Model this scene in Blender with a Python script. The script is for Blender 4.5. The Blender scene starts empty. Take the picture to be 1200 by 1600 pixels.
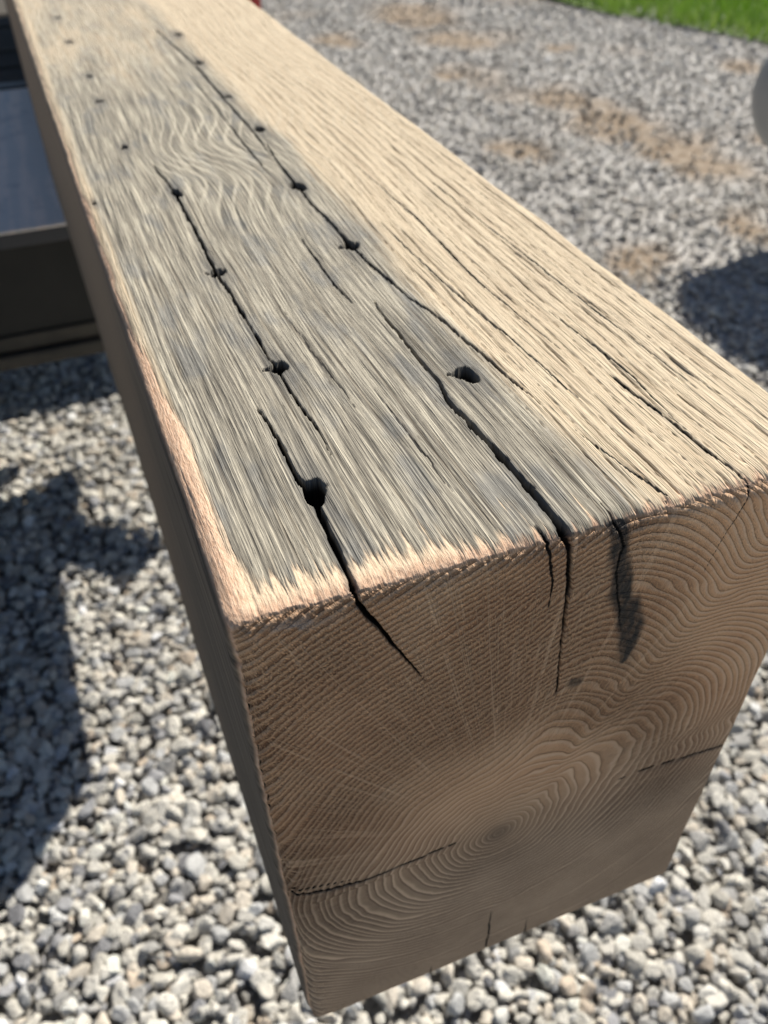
import bpy, math
import numpy as np
from mathutils import Matrix, Vector

S = bpy.context.scene
COL = S.collection
Z0 = 0.90            # height of the beam's top face above the gravel

# ------------------------------------------------------------------ camera
R = np.array([[0.93050402, -0.36616206, -0.00936007],
              [-0.24873294, -0.61291761, -0.74997595],
              [0.26887579, 0.7001838, -0.66139887]])
CP = np.array([-0.01211024, -0.1418268, 0.15977755 + Z0])
cam = bpy.data.cameras.new('camera')
cam.sensor_fit = 'VERTICAL'
cam.sensor_height = 4.8
cam.sensor_width = 3.6
cam.lens = 1313.431 / 1600 * 4.8
cam.clip_start = 0.01
cam.clip_end = 500
cam.dof.use_dof = True
cam.dof.focus_distance = 0.252
cam.dof.aperture_fstop = 1.9
co = bpy.data.objects.new('camera', cam)
COL.objects.link(co)
M = Matrix(((R[0][0], -R[1][0], -R[2][0], CP[0]),
            (R[0][1], -R[1][1], -R[2][1], CP[1]),
            (R[0][2], -R[1][2], -R[2][2], CP[2]),
            (0, 0, 0, 1)))
co.matrix_world = M
S.camera = co

# ------------------------------------------------------------------ light
KX, KY = 0.85, 0.70
sun_vec = Vector((KX, KY, 1)).normalized()
elev = math.asin(sun_vec.z)
azim = math.atan2(sun_vec.x, sun_vec.y)       # clockwise from +Y
world = bpy.data.worlds.new('World')
S.world = world
world.use_nodes = True
wn = world.node_tree
bg = wn.nodes['Background']
sky = wn.nodes.new('ShaderNodeTexSky')
sky.sky_type = 'NISHITA'
sky.sun_disc = False
sky.sun_elevation = elev
sky.sun_rotation = azim
sky.altitude = 1500
wn.links.new(sky.outputs[0], bg.inputs[0])
bg.inputs[1].default_value = 0.05
sl = bpy.data.lights.new('sun', 'SUN')
sl.energy = 4.9
sl.angle = math.radians(0.53)
sl.color = (1.0, 0.945, 0.85)
so = bpy.data.objects.new('sun', sl)
so.rotation_euler = sun_vec.to_track_quat('Z', 'Y').to_euler()
COL.objects.link(so)
S.view_settings.view_transform = 'Standard'
S.view_settings.look = 'None'
S.view_settings.exposure = 0.54
S.view_settings.gamma = 1
S.view_settings.use_curve_mapping = False

rng = np.random.default_rng(7)

# ------------------------------------------------------------------ noise in numpy
def hsh(*k, seed=0):
    h = np.full(k[0].shape, (seed * 374761393 + 12345) & 0xffffffff, dtype=np.uint64)
    for i, a in enumerate(k):
        h = (h ^ (a.astype(np.int64) & 0xffffffff).astype(np.uint64)) * np.uint64(2654435761 + 2 * i)
        h = h & np.uint64(0xffffffff)
        h = h ^ (h >> np.uint64(15))
    h = (h * np.uint64(2246822519)) & np.uint64(0xffffffff)
    h = h ^ (h >> np.uint64(13))
    return h.astype(np.float64) / 4294967295.0

def n2(x, y, seed=0):
    x, y = np.broadcast_arrays(np.asarray(x, float), np.asarray(y, float))
    xi = np.floor(x); yi = np.floor(y)
    fx = x - xi; fy = y - yi
    fx = fx * fx * (3 - 2 * fx); fy = fy * fy * (3 - 2 * fy)
    a = hsh(xi, yi, seed=seed); b = hsh(xi + 1, yi, seed=seed)
    c = hsh(xi, yi + 1, seed=seed); d = hsh(xi + 1, yi + 1, seed=seed)
    return ((a * (1 - fx) + b * fx) * (1 - fy) + (c * (1 - fx) + d * fx) * fy) * 2 - 1

def fbm2(x, y, o=3, seed=0):
    v = 0; a = 1; t = 0
    for i in range(o):
        v = v + a * n2(x * 2 ** i, y * 2 ** i, seed + i * 17); t += a; a *= .5
    return v / t

def sstep(a, b, x):
    t = np.clip((x - a) / (b - a), 0, 1)
    return t * t * (3 - 2 * t)

# ------------------------------------------------------------------ object helpers
def mesh_obj(name, v, f, mats, parent=None, smooth=True):
    me = bpy.data.meshes.new(name)
    v = np.asarray(v, np.float32)
    f = np.asarray(f, np.int32)
    k = f.shape[1]
    me.vertices.add(len(v)); me.vertices.foreach_set('co', v.ravel())
    me.loops.add(f.size); me.loops.foreach_set('vertex_index', f.ravel())
    me.polygons.add(len(f)); me.polygons.foreach_set('loop_start', np.arange(0, f.size, k, dtype=np.int32))
    me.polygons.foreach_set('use_smooth', np.full(len(f), smooth))
    me.update(calc_edges=True); me.validate()
    if mats:
        me.materials.append(mats)
    o = bpy.data.objects.new(name, me)
    COL.objects.link(o)
    if parent: o.parent = parent
    return o

def attr(me, name, vals):
    a = me.attributes.new(name, 'FLOAT', 'POINT')
    a.data.foreach_set('value', np.asarray(vals, np.float32).ravel())

def attrc(me, name, vals):
    a = me.attributes.new(name, 'FLOAT_VECTOR', 'POINT')
    a.data.foreach_set('vector', np.asarray(vals, np.float32).ravel())

def tag(o, label=None, cat=None, group=None, kind=None):
    if label: o['label'] = label
    if cat: o['category'] = cat
    if group: o['group'] = group
    if kind: o['kind'] = kind
    return o

def empty(name, loc=(0, 0, 0), rz=0):
    o = bpy.data.objects.new(name, None)
    o.location = loc; o.rotation_euler = (0, 0, rz)
    COL.objects.link(o)
    return o

class NT:
    """small node-tree writer"""
    def __init__(s, name):
        s.m = bpy.data.materials.new(name); s.m.use_nodes = True
        s.t = s.m.node_tree; s.b = s.t.nodes['Principled BSDF']
    def node(s, ty, **kw):
        n = s.t.nodes.new(ty)
        for k, v in kw.items(): setattr(n, k, v)
        return n
    def put(s, sock, v):
        if v is None: return
        if isinstance(v, bpy.types.NodeSocket): s.t.links.new(v, sock)
        else:
            try: sock.default_value = v
            except Exception: sock.default_value = (v, v, v, 1) if len(sock.default_value) == 4 else (v, v, v)
    def math(s, op, a, b=None, c=None, clamp=False):
        n = s.node('ShaderNodeMath', operation=op, use_clamp=clamp)
        s.put(n.inputs[0], a); s.put(n.inputs[1], b); s.put(n.inputs[2], c)
        return n.outputs[0]
    def attr(s, name, out='Fac', ty='GEOMETRY'):
        n = s.node('ShaderNodeAttribute', attribute_name=name, attribute_type=ty)
        return n.outputs[out]
    def xyz(s, x=0, y=0, z=0):
        n = s.node('ShaderNodeCombineXYZ')
        s.put(n.inputs[0], x); s.put(n.inputs[1], y); s.put(n.inputs[2], z)
        return n.outputs[0]
    def noise(s, vec, scale=1, detail=2, rough=.5, dist=0):
        n = s.node('ShaderNodeTexNoise')
        s.put(n.inputs['Vector'], vec); n.inputs['Scale'].default_value = scale
        n.inputs['Detail'].default_value = detail; n.inputs['Roughness'].default_value = rough
        n.inputs['Distortion'].default_value = dist
        return n.outputs['Fac']
    def voro(s, vec, scale=1, feature='F1', out='Distance', rnd=1):
        n = s.node('ShaderNodeTexVoronoi', feature=feature)
        s.put(n.inputs['Vector'], vec); n.inputs['Scale'].default_value = scale
        n.inputs['Randomness'].default_value = rnd
        return n.outputs[out]
    def mapr(s, v, a, b, c=0, d=1, smooth=True):
        n = s.node('ShaderNodeMapRange')
        if smooth: n.interpolation_type = 'SMOOTHSTEP'
        s.put(n.inputs['Value'], v)
        for k, q in zip(('From Min', 'From Max', 'To Min', 'To Max'), (a, b, c, d)): s.put(n.inputs[k], q)
        return n.outputs[0]
    def mix(s, f, a, b, mode='MIX'):
        n = s.node('ShaderNodeMix', data_type='RGBA', blend_type=mode)
        s.put(n.inputs[0], f)
        for i, v in ((6, a), (7, b)):
            if isinstance(v, tuple) and len(v) == 3: v = (*v, 1)
            s.put(n.inputs[i], v)
        return n.outputs[2]
    def ramp(s, f, stops, interp='LINEAR'):
        n = s.node('ShaderNodeValToRGB'); r = n.color_ramp; r.interpolation = interp
        while len(r.elements) < len(stops): r.elements.new(.5)
        for e, (p, c) in zip(r.elements, stops): e.position = p; e.color = (*c, 1)
        s.put(n.inputs[0], f); return n.outputs[0]
    def bump(s, h, dist, strength=1, nrm=None):
        n = s.node('ShaderNodeBump'); s.put(n.inputs['Height'], h)
        n.inputs['Distance'].default_value = dist; s.put(n.inputs['Strength'], strength)
        s.put(n.inputs['Normal'], nrm); return n.outputs[0]
    def out(s, col=None, rough=None, nrm=None, spec=None, metal=None):
        b = s.b
        if isinstance(col, tuple): col = (*col, 1)
        s.put(b.inputs['Base Color'], col); s.put(b.inputs['Roughness'], rough)
        if nrm is not None: s.put(b.inputs['Normal'], nrm)
        if spec is not None: b.inputs['Specular IOR Level'].default_value = spec
        if metal is not None: b.inputs['Metallic'].default_value = metal
        return s.m
    def objco(s):
        return s.node('ShaderNodeTexCoord').outputs['Object']

# ------------------------------------------------------------------ ground
BROWN = [(2.20, 5.0, .30), (2.17, 4.35, .20), (1.57, 4.6, .14), (2.15, 3.2, .17), (2.13, 2.85, .2), (2.2, 2.5, .17),
         (2.2, 2.3, .16), (1.64, 2.67, .12), (2.35, 2.0, .12), (3.17, 3.33, .13), (1.51, 1.75, .10), (1.95, 1.80, .11),
         (2.6, 2.45, .12), (1.85, 3.7, .08), (1.26, 1.9, .07), (2.5, 4.0, .1)]
def dirt_mask(x, y):
    wx = x + .10 * fbm2(x * 5, y * 5, 3, 3); wy = y + .10 * fbm2(x * 5, y * 5, 3, 9)
    d = np.zeros_like(x)
    for bx, by, br in BROWN:
        d = np.maximum(d, 1 - sstep(.5 * br, 1.3 * br, np.hypot(wx - bx, (wy - by) * .8)))
    d = np.maximum(d, .6 * sstep(.25, .6, fbm2(x * 2.1 + 4, y * 2.1, 3, 21)) * sstep(.9, 1.8, x))
    return d
def old_mask(x, y):      # worn driveway (fine, packed) versus the fresh clean gravel near the beam
    return sstep(.9, 1.7, x * .55 + y * .50 + .18 * fbm2(x * 2, y * 2, 2, 5)) * sstep(.25, .6, x)

def make_ground():
    xs = np.concatenate([[-250, -60, -15, -5], np.arange(-1.6, 6.01, .05), [8, 12, 25, 80, 250]])
    ys = np.concatenate([[-250, -60, -15, -5], np.arange(-1.2, 8.01, .05), [10, 15, 30, 90, 250]])
    X, Y = np.meshgrid(xs, ys)
    Z = -.012 + .010 * fbm2(X * 1.7, Y * 1.7, 3, 31) * ((np.abs(X) < 7) & (np.abs(Y) < 9))
    v = np.stack([X, Y, Z], -1).reshape(-1, 3)
    nx, ny = len(xs), len(ys)
    i = np.arange(nx - 1)[None] + nx * np.arange(ny - 1)[:, None]
    f = np.stack([i, i + 1, i + 1 + nx, i + nx], -1).reshape(-1, 4)
    n = NT('packed_ground')
    c = n.objco()
    d = n.attr('dirt'); ol = n.attr('old')
    sp = n.noise(c, 95, 4, .7); sp2 = n.noise(c, 22, 3, .6)
    grey = n.ramp(n.mix(.4, sp, sp2), [(.3, (.30, .285, .27)), (.46, (.50, .48, .455)), (.62, (.70, .68, .65))])
    bed = n.ramp(sp, [(.3, (.17, .16, .145)), (.7, (.44, .42, .385))])
    brown = n.ramp(n.mix(.5, sp, sp2), [(.3, (.14, .105, .075)), (.5, (.32, .245, .175)), (.64, (.52, .45, .37))])
    col = n.mix(ol, bed, grey)
    col = n.mix(d, col, brown)
    mat = n.out(col, .92, n.bump(sp, .012, .9), spec=.2)
    o = mesh_obj('ground', v, f, mat)
    attr(o.data, 'dirt', dirt_mask(X, Y)); attr(o.data, 'old', old_mask(X, Y))
    tag(o, kind='structure')
make_ground()

# ------------------------------------------------------------------ gravel (stuff: instanced stones on points)
def ico(sub):
    t = (1 + 5 ** .5) / 2
    v = [(-1, t, 0), (1, t, 0), (-1, -t, 0), (1, -t, 0), (0, -1, t), (0, 1, t), (0, -1, -t), (0, 1, -t), (t, 0, -1), (t, 0, 1), (-t, 0, -1), (-t, 0, 1)]
    f = [(0, 11, 5), (0, 5, 1), (0, 1, 7), (0, 7, 10), (0, 10, 11), (1, 5, 9), (5, 11, 4), (11, 10, 2), (10, 7, 6), (7, 1, 8), (3, 9, 4), (3, 4, 2), (3, 2, 6), (3, 6, 8), (3, 8, 9), (4, 9, 5), (2, 4, 11), (6, 2, 10), (8, 6, 7), (9, 8, 1)]
    v = [np.array(p, float) / np.linalg.norm(p) for p in v]
    for _ in range(sub):
        mid = {}; nf = []
        def m(a, b):
            k = (min(a, b), max(a, b))
            if k not in mid:
                q = v[a] + v[b]; v.append(q / np.linalg.norm(q)); mid[k] = len(v) - 1
            return mid[k]
        for a, b, c in f:
            x, y, z = m(a, b), m(b, c), m(c, a)
            nf += [(a, x, z), (b, y, x), (c, z, y), (x, y, z)]
        f = nf
    return np.array(v), np.array(f)

def make_gravel():
    protos = bpy.data.collections.new('gravel_stone_shapes')
    n = NT('crushed_stone')
    tint = n.attr('tint', 'Vector', 'INSTANCER')
    c = n.objco()
    sp = n.noise(c, 2.2, 4, .65)
    col = n.mix(1.0, tint, n.ramp(sp, [(.3, (.72, .72, .72)), (.55, (1, 1, 1)), (.72, (1.15, 1.15, 1.15))]), 'MULTIPLY')
    mat = n.out(col, .82, n.bump(n.noise(c, 5, 3, .6), .12, .5), spec=.3)
    v0, f0 = ico(2)
    for k in range(12):
        r = np.random.default_rng(100 + k)
        pl = r.normal(size=(9, 3)); pl /= np.linalg.norm(pl, axis=1)[:, None]
        d = r.uniform(.48, .92, 9)
        dots = v0 @ pl.T
        rad = np.where(dots > .05, d / np.maximum(dots, .05), 9).min(1)
        rad = np.minimum(rad, 1.08)
        rad = .97 * rad + .03 * .9
        v = v0 * rad[:, None] + r.normal(0, .015, v0.shape)
        v *= np.array([1, r.uniform(.68, .95), r.uniform(.5, .78)])
        me = bpy.data.meshes.new('stone_shape'); me.from_pydata(v.tolist(), [], f0.tolist()); me.materials.append(mat)
        me.polygons.foreach_set('use_smooth', np.full(len(f0), k % 6 == 0)); me.update()
        protos.objects.link(bpy.data.objects.new('stone_shape', me))
    def fieldpts(x0, x1, y0, y1, s, smin, smax, zlo, zhi, keep):
        xs = np.arange(x0, x1, s); ys = np.arange(y0, y1, s)
        X, Y = np.meshgrid(xs, ys); X = X.ravel() + rng.uniform(-.6, .6, X.size) * s; Y = Y.ravel() + rng.uniform(-.6, .6, Y.size) * s
        k = keep(X, Y, rng.uniform(0, 1, X.size)); X = X[k]; Y = Y[k]
        sz = smin + (smax - smin) * rng.beta(1.5, 2.4, X.size)
        return np.stack([X, Y, rng.uniform(zlo, zhi, X.size)], 1), sz
    P, Z = [], []
    def add(a): P.append(a[0]); Z.append(a[1])
    near = lambda X, Y, U: U > old_mask(X, Y) * .97
    add(fieldpts(-1.3, 2.2, -.9, 3.6, 0.0125, .0045, .0115, -.004, .006, near))
    add(fieldpts(-1.3, 2.2, -.9, 3.6, .022, .008, .0160, .002, .009, near))
    cone = lambda X, Y: (Y < 1.25 * X + 6.2) & (Y > .85 * X - .9)
    far = lambda X, Y, U: (U < old_mask(X, Y) * (1 - .72 * dirt_mask(X, Y)) * .9) & cone(X, Y)
    add(fieldpts(.3, 5.2, 0, 7.0, .021, .004, .0125, -.008, .003, far))
    far2 = lambda X, Y, U: (U < old_mask(X, Y) * (1 - .93 * dirt_mask(X, Y)) * .30) & cone(X, Y)
    add(fieldpts(.3, 5.2, 0, 7.0, .05, .011, .022, -.006, .004, far2))
    strip = lambda X, Y, U: U < .6
    add(fieldpts(-1.3, .9, 3.6, 6.6, .03, .008, .016, -.003, .006, strip))
    P = np.concatenate(P); Z = np.concatenate(Z); N = len(P)
    P[:, 2] += .010 * fbm2(P[:, 0] * 1.7, P[:, 1] * 1.7, 3, 31) - .004
    rot = rng.uniform(-1, 1, (N, 3)) * np.array([.5, .5, math.pi])
    ole = rng.uniform(0, 1, N) < .18; rot[ole, :2] = rng.uniform(-1.5, 1.5, (ole.sum(), 2))
    scl = 1.08 * Z[:, None] * rng.uniform(.85, 1.2, (N, 3))
    base = np.array([(.70, .67, .60), (.62, .59, .52), (.54, .52, .47), (.42, .41, .39), (.64, .58, .49), (.52, .52, .51), (.33, .33, .34), (.58, .49, .39), (.80, .78, .72), (.20, .20, .21)])
    w = np.array([.20, .20, .15, .10, .10, .09, .06, .03, .05, .02]); w /= w.sum()
    pick = rng.choice(len(base), N, p=w)
    tint = np.minimum(base[pick] * rng.uniform(.95, 1.32, (N, 1)), .88)
    om = old_mask(P[:, 0], P[:, 1]); dm = dirt_mask(P[:, 0], P[:, 1])
    tint = tint * (1 + .02 * om)[:, None]
    tint = tint * (1 - .45 * om[:, None]) + .45 * om[:, None] * np.array([.66, .635, .605])
    big = 1 + .22 * fbm2(P[:, 0] * 3, P[:, 1] * 3, 3, 55); tint = tint * (1 + (big - 1) * om)[:, None]
    tint = tint * (1 - .5 * dm[:, None]) + .5 * dm[:, None] * np.array([.40, .315, .225])
    me = bpy.data.meshes.new('gravel')
    me.vertices.add(N); me.vertices.foreach_set('co', P.astype(np.float32).ravel())
    attrc(me, 'rot', rot); attrc(me, 'scl', scl); attrc(me, 'tint', tint)
    a = me.attributes.new('pick', 'INT', 'POINT'); a.data.foreach_set('value', rng.integers(0, 12, N).astype(np.int32))
    me.materials.append(mat)
    o = bpy.data.objects.new('gravel', me); COL.objects.link(o)
    tag(o, 'pale grey and tan crushed gravel spread over the ground', 'gravel', kind='stuff')
    g = bpy.data.node_groups.new('scatter_gravel', 'GeometryNodeTree')
    g.interface.new_socket('Geometry', in_out='INPUT', socket_type='NodeSocketGeometry')
    g.interface.new_socket('Geometry', in_out='OUTPUT', socket_type='NodeSocketGeometry')
    gi = g.nodes.new('NodeGroupInput'); go = g.nodes.new('NodeGroupOutput')
    ip = g.nodes.new('GeometryNodeInstanceOnPoints'); ci = g.nodes.new('GeometryNodeCollectionInfo')
    ci.inputs['Collection'].default_value = protos; ci.inputs['Separate Children'].default_value = True; ci.inputs['Reset Children'].default_value = True
    def na(name, ty):
        q = g.nodes.new('GeometryNodeInputNamedAttribute'); q.data_type = ty; q.inputs['Name'].default_value = name; return q.outputs['Attribute']
    er = g.nodes.new('FunctionNodeEulerToRotation')
    L = g.links.new
    L(gi.outputs[0], ip.inputs['Points']); L(ci.outputs[0], ip.inputs['Instance'])
    ip.inputs['Pick Instance'].default_value = True
    L(na('pick', 'INT'), ip.inputs['Instance Index'])
    L(na('rot', 'FLOAT_VECTOR'), er.inputs[0]); L(er.outputs[0], ip.inputs['Rotation'])
    L(na('scl', 'FLOAT_VECTOR'), ip.inputs['Scale'])
    L(ip.outputs[0], go.inputs[0])
    md = o.modifiers.new('scatter', 'NODES'); md.node_group = g
    print('gravel stones', N)
make_gravel()

# ------------------------------------------------------------------ grass beyond the drive (stuff)
def make_grass():
    ex = np.array([4.3, 3.6, 3.42, 3.30, 3.18, 3.10, 3.0]); ey = np.array([2.4, 3.5, 3.93, 4.36, 4.56, 5.0, 6.0])
    N = 26000
    X = rng.uniform(2.9, 6.5, N * 2); Y = rng.uniform(2.4, 8.5, N * 2)
    lim = np.interp(Y, ey, ex, right=2.9) + .06 * n2(Y * 6, X * 0, 4)
    k = (X > lim) & (Y > .8 * X - .6)
    X = X[k][:N]; Y = Y[k][:N]; N = len(X)
    h = rng.uniform(.05, .12, N); w = rng.uniform(.003, .006, N); a = rng.uniform(0, 2 * math.pi, N)
    bx, by = rng.normal(0, .03, N), rng.normal(0, .03, N)
    dx, dy = np.cos(a) * w, np.sin(a) * w
    z = np.zeros(N) - .01
    v = np.stack([np.stack([X - dx, Y - dy, z], 1), np.stack([X + dx, Y + dy, z], 1),
                  np.stack([X + dx * .7 + bx * .4, Y + dy * .7 + by * .4, h * .6], 1), np.stack([X - dx * .7 + bx * .4, Y - dy * .7 + by * .4, h * .6], 1),
                  np.stack([X + bx, Y + by, h], 1)], 1).reshape(-1, 3)
    b = (np.arange(N) * 5)[:, None]
    f = np.concatenate([b + [0, 1, 2], b + [0, 2, 3], b + [3, 2, 4]])
    n = NT('grass_blade')
    col = n.ramp(n.attr('gv'), [(0, (.22, .37, .05)), (.6, (.40, .60, .10)), (1, (.58, .68, .20))])
    m = n.out(col, .5, spec=.3)
    n.b.inputs['Transmission Weight'].default_value = 0
    o = mesh_obj('grass', v, f, m)
    attr(o.data, 'gv', np.repeat(rng.uniform(0, 1, N), 5))
    tag(o, 'short bright green lawn grass along the far edge of the gravel', 'grass', kind='stuff')
    # soil under the lawn
    xs = np.linspace(3.0, 9, 60); ys = np.linspace(2.4, 12, 90)
    X, Y = np.meshgrid(xs, ys); lim = np.interp(Y, ey, ex, right=2.9)
    X = lim + (X - 3.0)
    Z = .004 + 0 * X
    v = np.stack([X, Y, Z], -1).reshape(-1, 3)
    i = np.arange(59)[None] + 60 * np.arange(89)[:, None]
    f = np.stack([i, i + 1, i + 61, i + 60], -1).reshape(-1, 4)
    n = NT('lawn_soil')
    m = n.out(n.ramp(n.noise(n.objco(), 30, 3), [(.35, (.06, .09, .025)), (.7, (.13, .20, .05))]), .95, spec=.1)
    tag(mesh_obj('lawn_soil', v, f, m), kind='structure')
make_grass()

# ------------------------------------------------------------------ oak beam
W, H, LEN = .20, .27985, 2.75
PX, PZ = .0934, -.1624
CR = [  # cracks over the unfolded sheet: (x, s) with s>0 on top, s<0 down the end; widths in mm
    ([(.0335, .0930), (.0341, .083), (.0348, .0694), (.0343, .058), (.0350, .0500), (.0363, .0449), (.0357, .0255), (.0346, .0059), (.0347, -.003), (.0380, -.0105), (.0425, -.0195), (.0475, -.030), (.054, -.0447)],
     [.15, .5, 1.0, 1.3, 1.8, 2.4, 2.1, 1.7, 1.6, 1.5, .9, .45, .12], 9),
    ([(.0963, .150), (.0955, .1437), (.0949, .1183), (.0956, .0869), (.0937, .0725), (.0953, .0465), (.0968, .0203), (.0966, 0), (.0984, -.012), (.0995, -.0200), (.0997, -.034), (.1006, -.0477), (.1015, -.0600), (.1024, -.068), (.1027, -.0774)],
     [.2, .5, .7, 1.0, 1.7, 2.5, 2.8, 3.2, 2.6, 2.3, 1.2, 1.1, 1.0, .7, .12], 12),
    ([(.0421, .3400), (.0452, .2961), (.0447, .245), (.0439, .1987), (.0448, .172), (.0451, .1496), (.0461, .1154), (.0467, .0918), (.0481, .0751), (.0478, .060)], [.3, 1.0, 1.0, 1.2, .7, .8, .8, .6, .35, .1], 6),
    ([(.0991, .66), (.1061, .5508), (.1052, .4455), (.106, .3682), (.104, .33)], [.5, 1.0, 1.1, .8, .2], 4),
    ([(.097, .5074), (.0955, .3425), (.0959, .3041)], [.3, .7, .2], 3),
    ([(.1075, .350), (.1050, .325), (.1043, .2825), (.1038, .255), (.1052, .2240), (.1048, .2027)], [.3, .7, 1.3, .8, 1.5, 1.7], 6),
    ([(.1048, .2027), (.1082, .168), (.1100, .148), (.1147, .1236), (.1152, .113), (.1179, .0916), (.1195, .0748), (.1215, .060)], [.8, .9, .5, 1.0, .7, .9, .6, .1], 5),
    ([(.1530, .070), (.1534, .0631), (.156, .0369), (.1567, .0178), (.1593, .003), (.1560, -.010), (.1520, -.022), (.150, -.032)], [.1, .6, .9, .7, .25, .2, .15, .1], 3),
    ([(.1564, .1175), (.159, .085), (.1599, .065), (.1579, .0361)], [.2, .6, .6, .2], 2.5),
    ([(.0873, .219), (.0863, .1707), (.0879, .1517)], [.3, .7, .3], 2.5),
    ([(.0905, .008), (.0909, -.0022), (.0918, -.010), (.0934, -.0180), (.0938, -.030)], [.2, .7, .6, .5, .1], 3),
    ([(.1127, .010), (.1127, 0), (.1155, -.010), (.1150, -.020), (.1190, -.035), (.1225, -.050)], [.3, .7, .6, .4, .4, .1], 3),
    ([(.0025, -.1480), (.015, -.1535), (.030, -.157), (.050, -.1565), (.0647, -.1547), (.072, -.156)], [1.3, 1.2, 1.0, .8, .6, .1], 3.5),
    ([(.0025, -.1445), (.015, -.149), (.028, -.1535)], [.5, .4, .1], 2),
    ([(.1420, -.1535), (.1554, -.1523), (.1817, -.1547), (.1985, -.1572)], [.1, .6, 1.0, 1.3], 3),
    ([(.0902, -.279), (.0904, -.255), (.0906, -.235)], [1.1, .8, .1], 3),
    ([(.112, -.279), (.1118, -.262)], [.5, .1], 2),
    ([(.060, -.279), (.061, -.270)], [.6, .1], 2),
    ([(.1265, .22), (.1285, .15), (.1330, .10), (.1350, .060)], [.2, .5, .5, .2], 1.6),
    ([(.1420, .30), (.1440, .22), (.1420, .15), (.1460, .09)], [.2, .5, .6, .2], 1.6),
    ([(.1700, .26), (.1720, .16), (.1740, .10), (.1760, .05)], [.2, .5, .5, .2], 1.5),
    ([(.0600, .16), (.0620, .11), (.0640, .08)], [.1, .4, .1], 1.2),
    ([(.0735, .09), (.0745, .05), (.0750, .030)], [.1, .45, .1], 1.4),
    ([(.1240, .045), (.1290, .02), (.1320, .006)], [.1, .5, .3], 1.6),
]
HOLES = [(.0378, .0462, 3.7, 10), (.0468, .1150, 3.5, 9), (.0446, .1987, 3.3, 9), (.0452, .2961, 3.0, 8), (.032, .3754, 2.6, 7), (.0314, .4729, 2.6, 7), (.0329, .5391, 2.3, 6), (.0302, .6488, 2.8, 6), (.0302, .745, 2.4, 6),
         (.1058, .0880, 3.6, 11), (.1055, .2022, 3.9, 9), (.1043, .2825, 3.6, 9), (.1102, .3779, 3.7, 7), (.1077, .4507, 3.3, 7), (.1100, .5452, 4.0, 7), (.1117, .6386, 3.6, 5), (.0058, .2971, 1.6, 2)]

def poly_dist(x, s, pts, wid, jag, seed):
    """distance to polyline minus local half width (m), and t-interpolated width"""
    best = np.full(x.shape, 9.0)
    bw = np.zeros(x.shape)
    for (a, b, wa, wb) in zip(pts[:-1], pts[1:], wid[:-1], wid[1:]):
        ax, ay = a; bx, by = b
        dx, dy = bx - ax, by - ay
        t = np.clip(((x - ax) * dx + (s - ay) * dy) / (dx * dx + dy * dy), 0, 1)
        d = np.hypot(x - ax - t * dx, s - ay - t * dy)
        m = d < best
        best = np.where(m, d, best); bw = np.where(m, wa + (wb - wa) * t, bw)
    return best, bw

def relief(x, s):
    """cracks and nail holes on the unfolded top+end sheet -> depth (m), cavity 0..1, stain 0..1"""
    dep = np.zeros(x.shape); cav = np.zeros(x.shape); st = np.zeros(x.shape)
    k1 = np.where(s > 0, 300, 300)
    jx = x + .00035 * n2(x * 300, s * 130, 41) + .00022 * n2(x * 500, s * 420, 43)
    for i, (pts, wid, dmm) in enumerate(CR):
        p = np.array(pts)
        m = (x > p[:, 0].min() - .012) & (x < p[:, 0].max() + .012) & (s > p[:, 1].min() - .01) & (s < p[:, 1].max() + .01)
        if not m.any(): continue
        d, w = poly_dist(jx[m], s[m], pts, wid, 0, i)
        hw = w * np.where(s[m] > 0, .00043, .00038)
        hw = hw * (1 + .35 * n2(s[m] * 260, x[m] * 0 + i, 47))
        g = 1 - sstep(hw * .55, hw * 1.0 + .00022, d)
        dd = dmm * np.where(s[m] > 0, .0014, .0006) * np.clip(w / 1.2, .12, 1) * g
        dep[m] = np.maximum(dep[m], dd)
        cav[m] = np.maximum(cav[m], g * np.clip(w / .5, .3, 1))
        st[m] = np.maximum(st[m], .8 * np.clip(w / 1.2, .15, 1) * (1 - sstep(hw, hw + np.where(s[m] > 0, .0028, .0006), d)))
    for i, (hx, hy, r, dmm) in enumerate(HOLES):
        m = (np.abs(x - hx) < .03) & (np.abs(s - hy) < .07)
        if not m.any(): continue
        X = (x[m] - hx); Y = (s[m] - hy)
        d = np.hypot(X * 1.05, Y * .92) + .0009 * n2(x[m] * 330 + i, s[m] * 260, 61) + .0006 * n2(x[m] * 900, s[m] * 260, 62)
        # a square-ish lip with a torn sliver to the left
        sl = np.maximum(np.abs(Y + .0004 + .15 * X) * 3.2, np.abs(X + .003) - .0012 + .0006) 
        d = np.minimum(d, sl + (.0012 if i in (1, 2, 9, 10, 14) else .02))
        if i in (0, 3, 9, 11): d = np.minimum(d, np.hypot(X - .0012 * (1 if i % 2 else -1), (Y + .0035) * .6) + .0008)
        rr = r * .001
        g = 1 - sstep(rr * .72, rr * 1.02, d)
        dep[m] = np.maximum(dep[m], dmm * .0017 * g)
        cav[m] = np.maximum(cav[m], g)
        halo = np.exp(-((X / (rr * 1.9)) ** 2 + (Y / (rr * 6.5)) ** 2))
        st[m] = np.maximum(st[m], halo * .85)
    return dep, cav, st

def warp_grain(x, s):
    """sideways shift of the fibres on the top face"""
    sp = np.maximum(s, 0)
    g = x + .0022 * n2(x * 14, sp * 6, 71) + .0006 * n2(x * 60, sp * 20, 72)
    # knot swirl
    e = np.exp(-(((sp - .335) / .075) ** 2 + ((x - .078) / .030) ** 2))
    g = g + .009 * e * np.sin((sp - .335) / .045)
    e2 = np.exp(-(((sp - .60) / .12) ** 2 + ((x - .175) / .05) ** 2))
    g = g + .012 * e2
    return g

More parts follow.
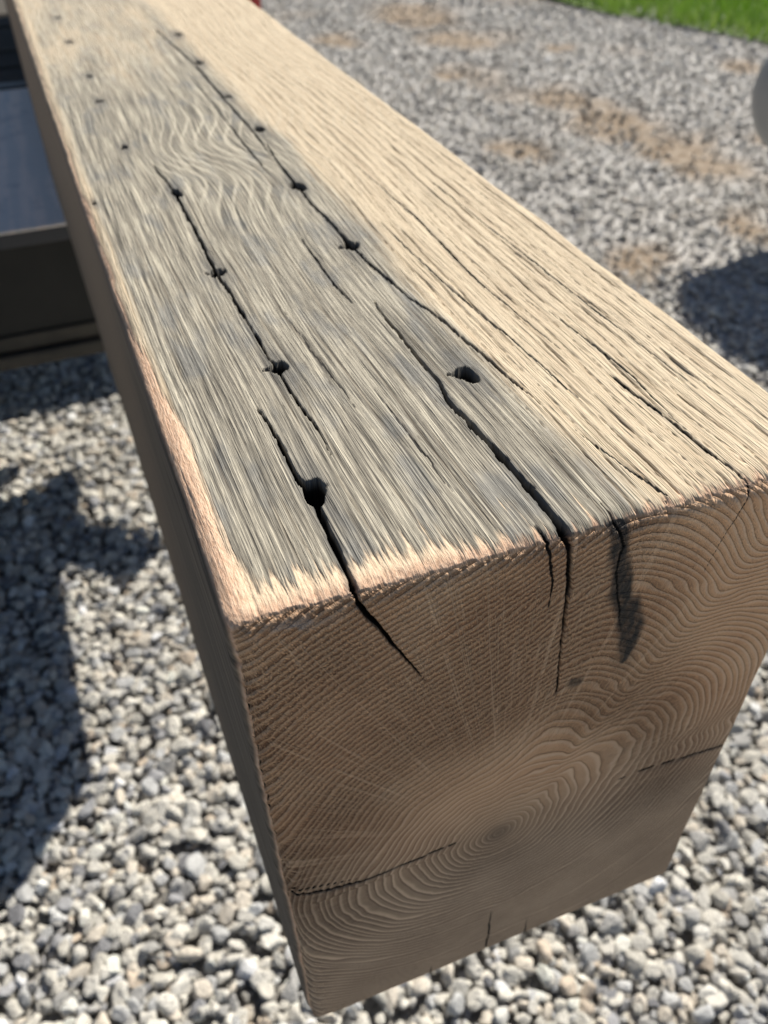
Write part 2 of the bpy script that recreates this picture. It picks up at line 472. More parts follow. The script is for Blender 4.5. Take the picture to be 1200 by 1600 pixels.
def ring_field(x, y, z):
    dx = x - PX - .006 * n2(y * 3, y * 0, 81); dz = z - PZ - .004 * n2(y * 2.5, y * 0 + 3, 82)
    r = np.hypot(dx, dz) + 1e-6
    th = np.arctan2(dz, dx)
    # wide rings in the lobe to the upper right, tight rings to the left
    def ga(t0, w): 
        q = np.angle(np.exp(1j * (th - t0))); return np.exp(-(q / w) ** 2)
    gs = 1.0 - .10 * ga(.72, .38) - .16 * ga(1.35, .25) * sstep(.02, .08, r) + .05 * ga(1.0, .09) * sstep(.03, .06, r) + .05 * ga(2.6, .5) + .03 * ga(.25, .06) * sstep(.05, .09, r)
    wob = .0012 * n2(th * 3.5, r * 30, 83) + .00035 * n2(th * 11, r * 60, 84) + .0012 * n2(th * .8, r * 210, 85)
    lobe = .60 + .62 * ga(.52, .70) + .12 * ga(-2.9, .7) - .2 * ga(-1.57, .5)
    tt = .5 * (1 + np.tanh((r - .052) / .032)) - .5 * (1 + math.tanh(-.052 / .032))
    re = r * gs + wob * sstep(.004, .03, r) - 11.5 * .00245 * lobe * tt
    e = np.exp(-(((y - .335) / .065) ** 2 + ((x - .078) / .035) ** 2)) * sstep(-.12, 0, z)
    re = re + .004 * e
    return re / .00245, th, r

def beam_mat():
    n = NT('weathered_oak')
    gx = n.attr('gx'); gs = n.attr('gs'); ring = n.attr('ring'); th = n.attr('theta'); rr = n.attr('rad')
    endm = n.attr('endm'); gray = n.attr('gray'); sand = n.attr('sand'); cav = n.attr('cavity'); st = n.attr('stain'); leftm = n.attr('leftm')
    bs = n.attr('bluestain')
    M_ = n.math
    # ---- long-grain surfaces
    def fv(a, b, o=0): return n.xyz(M_('MULTIPLY', gx, a), M_('MULTIPLY', gs, b), o)
    f1 = n.noise(fv(1250, 22), 1, 3, .6)
    f2 = n.noise(fv(300, 6, 5), 1, 3, .6)
    f3 = n.noise(fv(1900, 75, 9), 1, 2, .6)
    blot = n.noise(fv(45, 9, 2), 1, 4, .6)
    blot2 = n.noise(fv(70, 25, 12), 1, 3, .6)
    rf = M_('FRACT', ring)
    rline = M_('MULTIPLY', n.mapr(rf, .0, .28, 1, 0), n.mapr(rf, 0, .03, 0, 1))
    rcol = n.mapr(M_('SINE', M_('MULTIPLY', ring, 2.1)), -1, 1, 0, 1)
    fib = M_('ADD', M_('MULTIPLY', f1, .72), M_('MULTIPLY', f2, .28))
    cream = n.ramp(fib, [(.28, (.30, .215, .14)), (.38, (.50, .39, .265)), (.50, (.60, .49, .345)), (.70, (.70, .59, .43))])
    greyc = n.ramp(fib, [(.33, (.045, .041, .033)), (.42, (.165, .148, .118)), (.50, (.29, .262, .208)), (.58, (.47, .425, .335)), (.70, (.68, .615, .48))])
    bluec = n.ramp(fib, [(.32, (.05, .052, .05)), (.5, (.185, .183, .172)), (.68, (.36, .35, .32))])
    gm = n.mapr(M_('ADD', gray, M_('ADD', M_('MULTIPLY', M_('SUBTRACT', blot, .5), 1.2), M_('MULTIPLY', M_('SUBTRACT', fib, .5), .8))), .15, .85, 0, 1)
    greyc = n.mix(n.mapr(blot2, .50, .68, 0, .7), greyc, bluec)
    long_ = n.mix(gm, cream, greyc)
    # light wavy growth lines
    swn = n.noise(fv(110, 30, 31), 1, 3, .6)
    swl = n.mapr(M_('SINE', M_('ADD', n.attr('swph'), M_('MULTIPLY', swn, 3.0))), .45, .95, 0, 1)
    long_ = n.mix(M_('MULTIPLY', M_('MULTIPLY', swl, n.attr('swirl')), .55), long_, (.62, .56, .44))
    # fine dark pores along the grain
    pore = M_('MULTIPLY', n.mapr(f3, .39, .28, 0, 1), .85)
    long_ = n.mix(pore, long_, (.07, .055, .04))
    long_ = n.mix(M_('MULTIPLY', n.attr('groove'), .85), long_, (.11, .08, .05))
    # sanded arrises
    jag = n.noise(fv(430, 30, 20), 1, 3, .6)
    sm = n.mapr(M_('ADD', sand, M_('ADD', M_('MULTIPLY', M_('SUBTRACT', jag, .5), n.attr('jag')), M_('MULTIPLY', M_('SUBTRACT', f1, .5), n.mapr(n.attr('jag'), 0, 1, 0, 1.3)))), .20, .80, 0, 1)
    fz = n.noise(n.xyz(M_('MULTIPLY', gx, 1300), M_('MULTIPLY', gs, 260), M_('MULTIPLY', n.attr('zz'), 500)), 1, 3, .7)
    sandc = n.ramp(fz, [(.3, (.50, .285, .18)), (.5, (.72, .46, .31)), (.7, (.80, .58, .42))])
    sandc = n.mix(n.mapr(n.attr('edge'), 0, 1, .05, .85), n.ramp(fz, [(.3, (.58, .42, .28)), (.6, (.76, .61, .43))]), sandc)
    long_ = n.mix(sm, long_, sandc)
    # left side: darker, grey-brown
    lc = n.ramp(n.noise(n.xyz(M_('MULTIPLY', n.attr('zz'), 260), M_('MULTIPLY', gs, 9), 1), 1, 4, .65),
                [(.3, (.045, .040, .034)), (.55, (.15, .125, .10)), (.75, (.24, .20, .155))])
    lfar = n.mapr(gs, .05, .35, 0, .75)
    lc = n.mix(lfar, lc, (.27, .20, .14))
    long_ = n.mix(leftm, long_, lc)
    # ---- end grain
    tl = M_('MULTIPLY', th, 200)
    vor = n.voro(n.xyz(M_('MULTIPLY', ring, 2.0), tl, 0), 1, 'F1', 'Distance', .8)
    pf = n.noise(n.xyz(M_('MULTIPLY', ring, 2.2), M_('MULTIPLY', th, 260), 33), 1, 2, .6)
    vor2 = n.voro(n.xyz(M_('MULTIPLY', ring, 2.3), M_('MULTIPLY', tl, 2.1), 4), 1, 'F1', 'Distance', 1)
    rays1 = n.noise(n.xyz(M_('MULTIPLY', th, 30), M_('MULTIPLY', rr, 2), 0), 1, 0, .5)
    rays2 = n.noise(n.xyz(M_('MULTIPLY', th, 150), M_('MULTIPLY', rr, 14), 7), 1, 0, .5)
    rays3 = n.noise(n.xyz(M_('MULTIPLY', th, 62), M_('MULTIPLY', rr, 9), 17), 1, 0, .5)
    ray = M_('MAXIMUM', n.mapr(M_('MULTIPLY', M_('ABSOLUTE', M_('SUBTRACT', rays1, .56)), rr), .0030, .0006, 0, 1), M_('MULTIPLY', n.mapr(M_('MULTIPLY', M_('ABSOLUTE', M_('SUBTRACT', rays3, .50)), rr), .0052, .0008, 0, 1), n.mapr(rays2, .4, .6, .15, .75)))
    ray = M_('MULTIPLY', ray, n.mapr(rr, .02, .075, 0, 1))
    tear = n.attr('tear')
    rbk = n.noise(n.xyz(M_('MULTIPLY', th, 34), M_('MULTIPLY', rr, 55), 41), 1, 2, .6)
    ray = M_('MULTIPLY', ray, n.mapr(rbk, .34, .50, 0, 1))
    ray = M_('MULTIPLY', ray, n.mapr(tear, 0, 1, .05, .72, False))
    pz = n.noise(n.xyz(M_('MULTIPLY', ring, 1.4), M_('MULTIPLY', th, 160), 2), 1, 3, .7)
    band = M_('MULTIPLY', n.mapr(rf, .30, .62, 1, 0), n.mapr(rf, 0, .08, 0, 1))
    pit = M_('MULTIPLY', M_('MULTIPLY', n.mapr(M_('ADD', vor, M_('MULTIPLY', pz, .7)), .60, .92, 0, 1), n.mapr(band, 0, 1, .40, 1)), tear)
    pit = M_('MAXIMUM', pit, M_('MULTIPLY', M_('MULTIPLY', n.mapr(pf, .46, .36, 0, 1), n.mapr(band, 0, 1, .6, 1)), tear))
    pit = M_('MAXIMUM', pit, M_('MULTIPLY', M_('MULTIPLY', n.mapr(M_('ADD', vor, M_('MULTIPLY', pz, .5)), .75, 1.0, 0, 1), tear), .45))
    pit = M_('MULTIPLY', pit, M_('SUBTRACT', 1, M_('MULTIPLY', ray, .8)))
    epore = M_('MULTIPLY', M_('MULTIPLY', rline, n.mapr(pz, .3, .6, .35, 1)), n.mapr(tear, 0, 1, .55, .85))
    bl = n.noise(n.xyz(gx, n.attr('zz'), 0), 26, 4, .6)
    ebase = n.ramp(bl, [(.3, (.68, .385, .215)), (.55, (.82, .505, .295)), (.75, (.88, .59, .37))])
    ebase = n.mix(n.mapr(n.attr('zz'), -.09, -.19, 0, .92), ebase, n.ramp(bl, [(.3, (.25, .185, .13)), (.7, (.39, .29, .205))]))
    ecol = n.mix(M_('MULTIPLY', epore, n.mapr(tear, 0, 1, .70, .38)), ebase, (.17, .085, .05))
    ecol = n.mix(M_('MULTIPLY', pit, .80), ecol, (.11, .048, .026))
    light = M_('MULTIPLY', n.mapr(rf, .55, .85, 0, 1), n.mapr(rf, .90, 1.0, 1, 0))
    ecol = n.mix(M_('MULTIPLY', light, n.mapr(tear, 0, 1, .55, .25)), ecol, (.88, .66, .46))
    ecol = n.mix(M_('MULTIPLY', ray, .6), ecol, (.90, .66, .45))
    # pith
    ecol = n.mix(n.mapr(rr, .011, .001, 0, .6), ecol, (.20, .15, .11))
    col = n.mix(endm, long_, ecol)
    col = n.mix(M_('MULTIPLY', n.attr('pale'), .5), col, (.50, .50, .50))
    col = n.mix(M_('MULTIPLY', bs, n.mapr(n.noise(n.xyz(M_('MULTIPLY', gx, 300), M_('MULTIPLY', n.attr('zz'), 120), 0), 1, 3, .6), .3, .6, .75, 1)), col, (.042, .044, .045))
    col = n.mix(M_('MULTIPLY', n.mapr(M_('ADD', st, M_('MULTIPLY', M_('SUBTRACT', f2, .5), .6)), .1, .9, 0, 1), .62), col, (.085, .085, .085))
    col = n.mix(n.mapr(cav, .04, .30, 0, .97), col, (.010, .009, .008))
    # relief below mesh resolution
    hl = M_('ADD', M_('MULTIPLY', f1, 1.0), M_('ADD', M_('MULTIPLY', f3, .55), M_('MULTIPLY', f2, .6)))
    hl = n.mix(sm, hl, M_('ADD', M_('MULTIPLY', fz, .55), M_('MULTIPLY', f1, .45)))
    he = M_('SUBTRACT', M_('ADD', M_('MULTIPLY', ray, .5), M_('MULTIPLY', pz, .3)), M_('ADD', M_('MULTIPLY', pit, 1.3), M_('MULTIPLY', epore, .8)))
    he = M_('MULTIPLY', M_('SUBTRACT', he, M_('MULTIPLY', M_('MULTIPLY', vor2, tear), .5)), 1.5)
    hh = n.mix(endm, hl, he)
    nrm = n.bump(hh, .0011, .9)
    return n.out(col, .78, nrm, spec=.25)

def build_beam():
    mat = beam_mat()
    def seq(total, a, b):
        out = [0.]
        while out[-1] < total: out.append(out[-1] + a + b * out[-1])
        out = np.array(out) * (total / out[-1]); return out
    ys = seq(LEN, .00036, .0042)
    zs = seq(H, .00042, .0035)
    xs = np.linspace(0, W, 470)
    print('beam grid', len(xs), len(ys), len(zs))
    V, F, A = [], [], {}
    off = 0
    def face(P, N, kind):
        """P (n,m,3) points on the box"""
        nonlocal off
        n_, m_ = P.shape[:2]
        p = P.reshape(-1, 3)
        x, y, z = p.T
        # rounding of the arrises, uneven radius
        inner = .0068 + .0012 * fbm2(y * 30, z * 30 + x * 7, 2, 91)
        cx = np.clip(x, inner, W - .006)
        cy = np.clip(y, 0.0078 + .0016 * fbm2(x * 60, z * 20, 3, 92), LEN - .005)
        cz = np.clip(z, -H + .0035, -(.0060 + .0012 * fbm2(x * 60, y * 30, 2, 93)))
        c = np.stack([cx, cy, cz], 1)
        d = p - c
        # components beyond the inner box, normalised per axis
        rx = np.where(x < cx, inner, .006); ry = np.where(y < cy, cy - 0, .005); rz = np.where(z > cz, -cz, .0035)
        u = d / np.stack([rx, np.maximum(ry, 1e-4), rz], 1)
        ln = np.linalg.norm(u, axis=1); ln = np.maximum(ln, 1e-9)
        mx = np.abs(u).max(1)
        q = c + d * (mx / ln)[:, None]
        nn = u / ln[:, None]
        # sheet coordinates
        s = np.where(kind == 'top', y, np.where(kind == 'end', z, y))
        if kind in ('top', 'end'):
            dep, cav, st = relief(x, s)
        else:
            dep = np.zeros(len(x)); cav = dep.copy(); st = dep.copy()
        topn = np.clip(nn[:, 2], 0, 1); endn = np.clip(-nn[:, 1], 0, 1); lefn = np.clip(-nn[:, 0], 0, 1)
        fade = np.clip(LEN - y, 0, .05) / .05
        # long ridges / grooves on the top
        g = warp_grain(x, np.where(z < -.001, 0, y))
        R_, th, rad = ring_field(x, y, z)
        yy = np.maximum(y, 0)
        right = sstep(.098, .125, x + .008 * n2(yy * 8, x * 0, 101))
        gr1 = n2(g * 520, yy * 22, 111); gr2 = n2(g * 1100, yy * 75, 112)
        ridg = .00013 * gr1 + .00013 * gr2
        # coarse wavy grooves (open early-wood) on the right
        ph = g * 185 + .45 * n2(g * 22, yy * 7, 113) + .16 * n2(g * 90, yy * 45, 114) + .05 * n2(g * 200, yy * 260, 116)
        fr = ph - np.floor(ph)
        gate = sstep(-.80, -.35, n2(np.floor(ph) * 7.3 + .5, yy * 6, 115) + .35 * n2(np.floor(ph) * 3.1, yy * 60, 117))
        wl = .022 + .05 * sstep(-.1, .7, n2(np.floor(ph) * 9.1, yy * 45, 120))
        line = np.exp(-((fr - .5) / wl) ** 2) * gate
        ph2 = g * 330 + .5 * n2(g * 60, yy * 20, 118)
        fr2 = ph2 - np.floor(ph2)
        gate2 = sstep(.0, .5, n2(np.floor(ph2) * 5.7 + .5, yy * 30, 119))
        line2 = np.exp(-((fr2 - .5) / .11) ** 2) * gate2
        nearf = 1 - .6 * sstep(.25, .6, yy)
        groove = np.maximum(line * (.10 + .9 * right), line2 * (.55 - .2 * right)) * nearf
        step = (fr - .5) * right * .00016 * (1 - line)
        wtop = topn ** 2 * fade
        hgt = (ridg - groove * .00110 * (.5 + .5 * right) + step) * wtop
        # end face: ring ridges and tear-out
        fr_r = R_ - np.floor(R_)
        tear = np.clip(sstep(.035, .09, rad) * sstep(-.22, -.13, z) * (1 - .75 * sstep(.115, .165, x + .3 * (z + .05))), 0, 1)
        tear = tear * (.8 + .2 * n2(x * 40, z * 40, 121))
        hend = (-.00022 * np.exp(-((fr_r - .12) / .14) ** 2)) * (.50 + .12 * tear) \
            + tear * (.00030 * n2(R_ * 1.0, th * 150, 122) + .00010 * n2(R_ * 2.3, th * 320, 123))
        hend *= sstep(.004, .012, rad)
        hgt += hend * endn ** 2
        # broad unevenness
        big = .0007 * fbm2(x * 18 + z * 9, y * 9 + z * 11, 3, 131) + .0006 * fbm2(x * 120, y * 40 + z * 90, 2, 132) * (1 - np.maximum(np.maximum(topn, endn), lefn) ** 6)
        # scalloped corner between the left side and the end (mill marks)
        scal = .00045 * (np.sin(R_ * 2 * np.pi * .5) + .8 * n2(z * 700, y * 0, 135)) * np.exp(-((x + y) / .008) ** 2) * sstep(-.002, -.02, z)
        hgt += (big + scal) * fade
        # fuzzy sanded front arris
        am = 1 - np.abs(topn - endn)
        hgt += .00016 * n2(x * 900, (y - z) * 500, 133) * (topn * endn * 2) + .00008 * n2(y * 200 + x * 100, x * 900 - z * 400, 134) * (topn * lefn * 2)
        dep = dep * np.where(np.maximum(topn, endn) > .2, 1, 0)
        q = q + nn * (hgt - dep)[:, None]
        # measured departures of the sawn faces from a perfect box
        kz = np.clip(-z / H, 0, 1); kx_ = np.clip(x / W, 0, 1)
        q[:, 0] += (1 - kz) * ((1 - kx_) * -.0066 + kx_ * .0063) * np.minimum(y, 1.2) + kz * ((1 - kx_) * (.0028 - .01245 * np.minimum(y, 1.2)) + kx_ * (.0018 + .003 * y))
        q[:, 1] += (1 - sstep(0, .5, y)) * ((1 - kz) * kx_ * -.0045 + kz * ((1 - kx_) * -.0005 + kx_ * -.0025))
        q[:, 2] += Z0
        # masks
        lb = np.interp(yy, [0, .0151, .0287, .0785, .12, .162, .24, .35, .6], [.0125, .0110, .0078, .0080, .0055, .0030, .0020, .0025, .004])
        lb = lb + .0012 * n2(yy * 60, x * 0, 141)
        fb = np.interp(x, [0, .012, .03, .05, .066, .08, .09, .1, .112, .13, .2], [.014, .0135, .0125, .0105, .0085, .006, .0035, .0015, .002, .004, .005])
        sand_l = 1 - sstep(-.0030, .0030, x - lb)
        sand_f = .5 - (yy - fb) / .011
        sand = np.maximum(sand_l, np.clip(sand_f, 0, 1))
        jag = np.where(sand_l > .02, .9, 2.8) * (1 - sstep(.018, .026, yy) * (sand_l < .02))
        gray = (sstep(.002, .012, x) * (1 - sstep(.100, .128, x + .004 * n2(yy * 14, x * 0, 142))))
        gray = gray * (1 - .50 * sstep(.30, .66, yy)) * 1.08
        gray = gray + .25 * np.exp(-((x - .108) / .012) ** 2) * sstep(.7, .3, yy)
        gray = gray + .30 * np.exp(-((x - .11) / .03) ** 2) * (1 - sstep(.0, .05, yy))
        gray += .30 * np.exp(-(((x - .035) / .02) ** 2 + ((yy - .33) / .09) ** 2))
        swirl = np.exp(-(((yy - .33) / .11) ** 2 + ((x - .075) / .033) ** 2)) + .35 * sstep(.2, .4, yy)
        sd, sw = poly_dist(x, np.where(kind == 'top', y * 3, z), [(.1127, .004), (.1140, -.010), (.1165, -.0200), (.1190, -.030), (.1225, -.0400), (.1262, -.050), (.1268, -.0600), (.1272, -.067)],
                           [2.5, 3.0, 3.6, 4.2, 4.8, 4.8, 3.6, 1.0], 0, 0)
        blue = (1 - sstep(sw * .0006, sw * .0010 + .0012, sd + .0012 * n2(x * 300, z * 120, 151))) * .97
        blue = np.maximum(blue, .75 * (1 - sstep(.0018, .0038, np.hypot(x - .1095, z + .0715) + .0006 * n2(x * 400, z * 400, 152)))) 
        blue = np.maximum(blue, .35 * (1 - sstep(.002, .007, np.hypot((x - .127), (z + .062) * .4))))
        for (cxx, czz, wx_, wz_, am_) in ((.035, -.1562, .032, .0012, .4), (.18, -.1552, .022, .0014, .5), (.199, -.004, .004, .004, 0)):
            blue = np.maximum(blue, am_ * np.exp(-((x - cxx) / wx_) ** 2 - ((z - czz + .10 * 0) / wz_) ** 2))
        blue = blue * (endn > .1)
        pale = np.exp(-(((x - .017) / .010) ** 2 + ((z + .0052 + .05 * 0) / .0022) ** 2)) * (endn > .3) * sstep(-.3, .3, n2(x * 300, z * 300, 161))
        fl = {'gx': g, 'gs': y, 'zz': z, 'ring': R_, 'theta': th, 'rad': rad, 'endm': sstep(.60, .80, endn + .05 * n2(x * 500, z * 300, 162)),
              'gray': np.clip(gray, 0, 1.2), 'sand': sand, 'jag': jag, 'cavity': cav, 'stain': st * (1 - .75 * sand * 0), 'leftm': sstep(.72, .93, lefn) if kind != 'right' else np.zeros(len(x)),
              'bluestain': blue, 'pale': pale, 'tear': tear, 'swph': 2 * np.pi * 135 * (x + .0035 * n2(x * 30, yy * 25, 171) + .010 * np.exp(-((yy - .33) / .10) ** 2) * np.sin((yy - .33) / .022) * sstep(.03, .06, x)), 'swirl': np.clip(swirl, 0, 1) * (topn > .5), 'groove': groove * wtop * (1 - .6 * sand), 'edge': np.clip(np.maximum(1 - sstep(.002, .010, yy), (1 - sstep(.003, .011, x)) * (1 - .8 * sstep(.22, .5, yy))), 0, 1)}
        V.append(q)
        for k, a in fl.items(): A.setdefault(k, []).append(a)
        i = np.arange(m_ - 1)[None] + m_ * np.arange(n_ - 1)[:, None]
        f = np.stack([i, i + 1, i + 1 + m_, i + m_], -1).reshape(-1, 4)
        # orient
        e1 = q[f[len(f) // 2, 1]] - q[f[len(f) // 2, 0]]; e2 = q[f[len(f) // 2, 3]] - q[f[len(f) // 2, 0]]
        if np.dot(np.cross(e1, e2), N) < 0: f = f[:, ::-1]
        F.append(f + off); off += len(q)
    g = lambda a, b: np.meshgrid(a, b, indexing='ij')
    Y, X = g(ys, xs); face(np.stack([X, Y, 0 * X], -1), (0, 0, 1), 'top')
    Z, X = g(-zs, xs); face(np.stack([X, 0 * X, Z], -1), (0, -1, 0), 'end')
    z4 = np.unique(np.concatenate([zs[:40], zs[40::6], [H]]))
    Y, Z = g(ys[::1], -z4); face(np.stack([0 * Y, Y, Z], -1), (-1, 0, 0), 'left')
    zc = np.unique(np.concatenate([zs[:12:2], zs[12::24], [H - .004, H - .002, H]])); yc = np.unique(np.concatenate([ys[:12:2], ys[12::6], [LEN]]))
    Y, Z = g(yc, -zc); face(np.stack([0 * Y + W, Y, Z], -1), (1, 0, 0), 'right')
    xc = np.unique(np.concatenate([[0, .001, .002, .004, .006], xs[16:-16:14], [W - .006, W - .004, W - .002, W - .001, W]]))
    Y, X = g(yc, xc); face(np.stack([X, Y, 0 * X - H], -1), (0, 0, -1), 'bottom')
    Z, X = g(-zc, xc); face(np.stack([X, 0 * X + LEN, Z], -1), (0, 1, 0), 'back')
    o = mesh_obj('oak_beam', np.concatenate(V), np.concatenate(F), mat)
    for k, a in A.items(): attr(o.data, k, np.concatenate(a))
    # merge coincident borders so the arrises shade smoothly
    import bmesh
    bm = bmesh.new(); bm.from_mesh(o.data)
    bd = [v for v in bm.verts if v.is_boundary]
    bmesh.ops.remove_doubles(bm, verts=bd, dist=.00002)
    bm.to_mesh(o.data); bm.free()
    tag(o, 'weathered oak beam with sanded edges, drying cracks and two rows of nail holes', 'wood beam')
build_beam()

# ------------------------------------------------------------------ box-like helpers for the small things
def boxm(name, x0, x1, y0, y1, z0, z1, mat, parent=None, bev=.003, top=None):
    import bmesh
    bm = bmesh.new()
    bmesh.ops.create_cube(bm, size=1)
    for v in bm.verts:
        v.co = ((x0 + x1) / 2 + v.co.x * (x1 - x0), (y0 + y1) / 2 + v.co.y * (y1 - y0), (z0 + z1) / 2 + v.co.z * (z1 - z0))
    if bev: bmesh.ops.bevel(bm, geom=bm.edges[:], offset=bev, segments=2, affect='EDGES', profile=.6)
    me = bpy.data.meshes.new(name); bm.to_mesh(me); bm.free(); me.materials.append(mat)
    o = bpy.data.objects.new(name, me); COL.objects.link(o)
    if parent: o.parent = parent
    return o

def prism(name, poly, z0, z1, mat, parent=None):
    n = len(poly)
    v = [(x, y, z0) for x, y in poly] + [(x, y, z1) for x, y in poly]
    f = [list(range(n))[::-1], list(range(n, 2 * n))] + [[i, (i + 1) % n, n + (i + 1) % n, n + i] for i in range(n)]
    me = bpy.data.meshes.new(name); me.from_pydata(v, [], f); me.update(); me.materials.append(mat)
    o = bpy.data.objects.new(name, me); COL.objects.link(o)
    if parent: o.parent = parent
    return o

def tubem(name, pts, r, mat, parent=None, seg=12):
    v, f = [], []
    P_ = [Vector(p) for p in pts]
    for i, p in enumerate(P_):
        d = (P_[min(i + 1, len(P_) - 1)] - P_[max(i - 1, 0)]).normalized()
        a = d.cross(Vector((0, 0, 1))) if abs(d.z) < .9 else d.cross(Vector((1, 0, 0)))
        a.normalize(); b = d.cross(a)
        for k in range(seg):
            t = 2 * math.pi * k / seg; v.append(p + (a * math.cos(t) + b * math.sin(t)) * r)
    for i in range(len(P_) - 1):
        for k in range(seg): f.append((i * seg + k, i * seg + (k + 1) % seg, (i + 1) * seg + (k + 1) % seg, (i + 1) * seg + k))
    f.append(tuple(range(seg))[::-1]); f.append(tuple(range((len(P_) - 1) * seg, len(P_) * seg)))
    me = bpy.data.meshes.new(name); me.from_pydata([tuple(q) for q in v], [], f); me.update(); me.materials.append(mat)
    for p in me.polygons: p.use_smooth = len(p.vertices) == 4
    o = bpy.data.objects.new(name, me); COL.objects.link(o)
    if parent: o.parent = parent
    return o

# ------------------------------------------------------------------ workbench carrying the beam
def make_bench():
    n = NT('worn_grey_paint')
    c = n.objco()
    mp = n.node('ShaderNodeMapping'); n.put(mp.inputs['Vector'], c); mp.inputs['Scale'].default_value = (34, 3.5, 1)
    mp.inputs['Rotation'].default_value = (0, 0, .06)
    st = n.noise(mp.outputs[0], 1, 4, .6)
    col = n.mix(n.mapr(st, .45, .60, 0, 1), (.70, .65, .60), (.92, .78, .68))
    col = n.mix(n.mapr(n.noise(c, 30, 3), .55, .7, 0, .35), col, (.25, .25, .27))
    top = n.out(col, .45, n.bump(st, .001, .4), spec=.5)
    n = NT('dark_painted_steel')
    c = n.objco()
    dark = n.out(n.ramp(n.noise(c, 14, 4), [(.3, (.010, .010, .009)), (.7, (.020, .019, .017))]), .55, spec=.3)
    n = NT('edge_steel')
    edge = n.out((.035, .036, .042), .5)
    n = NT('brown_rail')
    rail = n.out(n.ramp(n.noise(n.objco(), 25, 4), [(.3, (.03, .026, .02)), (.7, (.07, .058, .042))]), .7)
    zt = Z0 - .2845
    b = empty('work_bench', (0, 0, 0))
    tag(b, 'dark work bench with worn blue grey top under the beam', 'bench')
    x0, x1, y0, y1 = -1.75, .335, 1.025, 1.715
    boxm('bench_top', x0, x1, y0, y1, zt - .004, zt, top, b, .0015)
    boxm('top_edge', x0 + .002, x1 - .002, y0 + .002, y1 - .002, zt - .024, zt - .0042, edge, b, .002)
    boxm('apron', x0 + .02, x1 - .16, y0 + .012, y0 + .03, zt - .150, zt - .0242, dark, b, .002)
    boxm('apron', x0 + .02, x1 - .16, y1 - .03, y1 - .012, zt - .150, zt - .0242, dark, b, .002)
    boxm('rail', x0 + .02, x1 - .175, y0 + .006, y0 + .036, zt - .172, zt - .1502, rail, b, .003)
    boxm('rail', x0 + .02, x1 - .175, y0 - .004, y0 + .030, zt - .196, zt - .1745, rail, b, .005)
    boxm('rail', x0 + .04, x1 - .175, y1 - .036, y1 - .006, zt - .172, zt - .1502, rail, b, .003)
    for lx in (x0 + .12, -.38):
        for ly in (y0 + .04, y1 - .05):
            boxm('leg', lx - .02, lx + .02, ly - .018, ly + .018, .0, zt - .0242, dark, b, .003)
    ox, oy = KX * zt, KY * zt
    br = [(-.22, 1.02), (-.165, 1.045), (-.115, 1.004), (-.078, .956), (-.033, .996), (0, 1.036), (-.032, 1.071), (-.10, 1.123), (-.148, 1.167), (-.132, 1.30), (-.150, 1.322), (-.175, 1.325), (-.195, 1.26), (-.22, 1.25)]  # outline of the wanted ground shadow, moved sunward to bench height
    prism('side_shadow_caster', [(x + ox, y + oy) for x, y in br], zt - .03, zt - .006, edge, b)  # unseen plate added to cast the jutting shadow on the gravel
    prism('corner_shadow_caster', [(.330, 1.022), (.225, .885), (.14, .885), (.04, 1.022)], zt - .03, zt - .006, edge, b)  # added plate hidden under the beam, gives the bench shadow its slanted corner
make_bench()

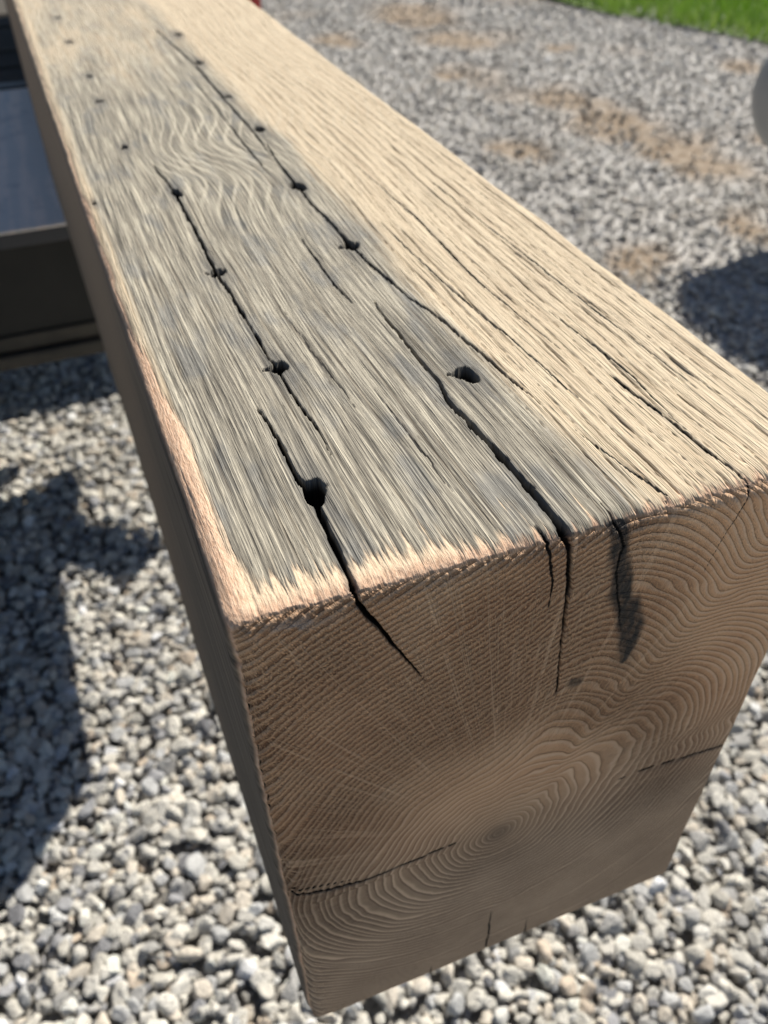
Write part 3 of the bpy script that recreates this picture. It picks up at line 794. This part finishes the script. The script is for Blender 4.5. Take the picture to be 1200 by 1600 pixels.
# ------------------------------------------------------------------ trailer behind the bench
def make_trailer():
    n = NT('dark_deck_board')
    mp = n.node('ShaderNodeMapping'); n.put(mp.inputs['Vector'], n.objco()); mp.inputs['Scale'].default_value = (4, 55, 20)
    s_ = n.noise(mp.outputs[0], 1, 5, .6)
    deck = n.out(n.ramp(s_, [(.3, (.035, .03, .024)), (.6, (.08, .068, .054)), (.75, (.14, .115, .085))]), .95, n.bump(s_, .003, .6))
    n = NT('black_frame_steel'); fr = n.out((.02, .021, .022), .45)
    n = NT('red_lens'); red = n.out((.55, .02, .025), .18, spec=.6)
    n = NT('tyre_rubber'); rub = n.out((.022, .022, .022), .85)
    n = NT('rim_steel'); rim = n.out((.4, .4, .4), .4, metal=.7)
    z = Z0 - .335
    t = empty('flatbed_trailer', (0, 0, 0))
    tag(t, 'flat trailer with dark deck boards and red lamp behind the bench', 'trailer')
    x0, x1, y0, y1 = -1.55, .635, 1.945, 5.2
    y = y0 + .05; k = 0
    while y < y1 - .05:
        boxm('deck_board', x0 + .045, x1 - .045, y, y + .138, z - .035, z - .004 + .003 * ((k * 7) % 3 - 1), deck, t, .004)
        y += .146; k += 1
    boxm('end_rail', x0, x1, y0, y0 + .045, z - .11, z, fr, t, .004)
    boxm('end_rail', x0, x1, y1 - .045, y1, z - .11, z, fr, t, .004)
    for a in (x0, x1 - .04): boxm('side_rail', a, a + .04, y0 + .046, y1 - .046, z - .11, z + .002, fr, t, .004)
    l = boxm('tail_lamp', x1 + .001, x1 + .075, 2.72, 2.86, z - .075, z - .006, red, t, .008)
    l['label'] = 'red side lamp on the trailer rail'
    tubem('axle', [(x0 - .02, 3.6, .30), (x1 + .02, 3.6, .30)], .03, fr, t)
    for sx in (x0 - .14, x1 + .03):
        import bmesh
        w_ = tubem('tyre', [(sx, 3.6, .29), (sx + .03, 3.6, .29), (sx + .11, 3.6, .29)], .29, rub, t, 28)
        tubem('rim', [(sx - .004, 3.6, .29), (sx + .114, 3.6, .29)], .17, rim, w_, 24)
    for lx in (x0 + .3, x1 - .3): tubem('prop_stand', [(lx, y0 + .12, 0), (lx, y0 + .12, z - .11)], .025, fr, t)
make_trailer()

# ------------------------------------------------------------------ rounded grey tank at the right edge
def make_tank():
    n = NT('grey_tank_paint')
    c = n.objco()
    m = n.out(n.ramp(n.noise(c, 6, 3), [(.3, (.26, .27, .28)), (.7, (.33, .34, .35))]), .45, n.bump(n.noise(c, 60, 2), .0006, .3))
    n = NT('tank_leg_steel'); lg = n.out((.05, .05, .055), .5)
    t = empty('pressure_tank', (2.225, 1.74, 0), math.radians(10))
    tag(t, 'smooth rounded grey tank cut off by the right edge of the view', 'tank')
    r = .165; L2 = .30; zc = .40
    seg = 36; prof = []
    for k in range(0, 13):
        a = math.pi / 2 * k / 12; prof.append((-L2 - .13 * math.cos(a), r * math.sin(a)))
    for k in range(12, -1, -1):
        a = math.pi / 2 * k / 12; prof.append((L2 + .13 * math.cos(a), r * math.sin(a)))
    v, f = [], []
    for (px, pr) in prof:
        for k in range(seg):
            b = 2 * math.pi * k / seg; v.append((px, pr * math.cos(b), zc + pr * math.sin(b)))
    for i in range(len(prof) - 1):
        for k in range(seg): f.append((i * seg + k, i * seg + (k + 1) % seg, (i + 1) * seg + (k + 1) % seg, (i + 1) * seg + k))
    mesh_obj('tank_shell', v, f, m, t)
    for px in (.02, .26):
        for py in (-.12, .12): boxm('foot', px - .02, px + .02, py - .015, py + .015, 0, zc - .14, lg, t, .003)
    boxm('saddle_plate', -.22, .22, -.09, .09, zc + r - .005, zc + r + .02, lg, t, .004)
    boxm('motor_housing', -.18, .05, -.08, .08, zc + r + .021, zc + r + .20, lg, t, .02)
    tubem('handle', [(.2, -.1, zc + r + .02), (.25, -.1, zc + r + .25), (.25, .1, zc + r + .25), (.2, .1, zc + r + .02)], .012, lg, t)
make_tank()
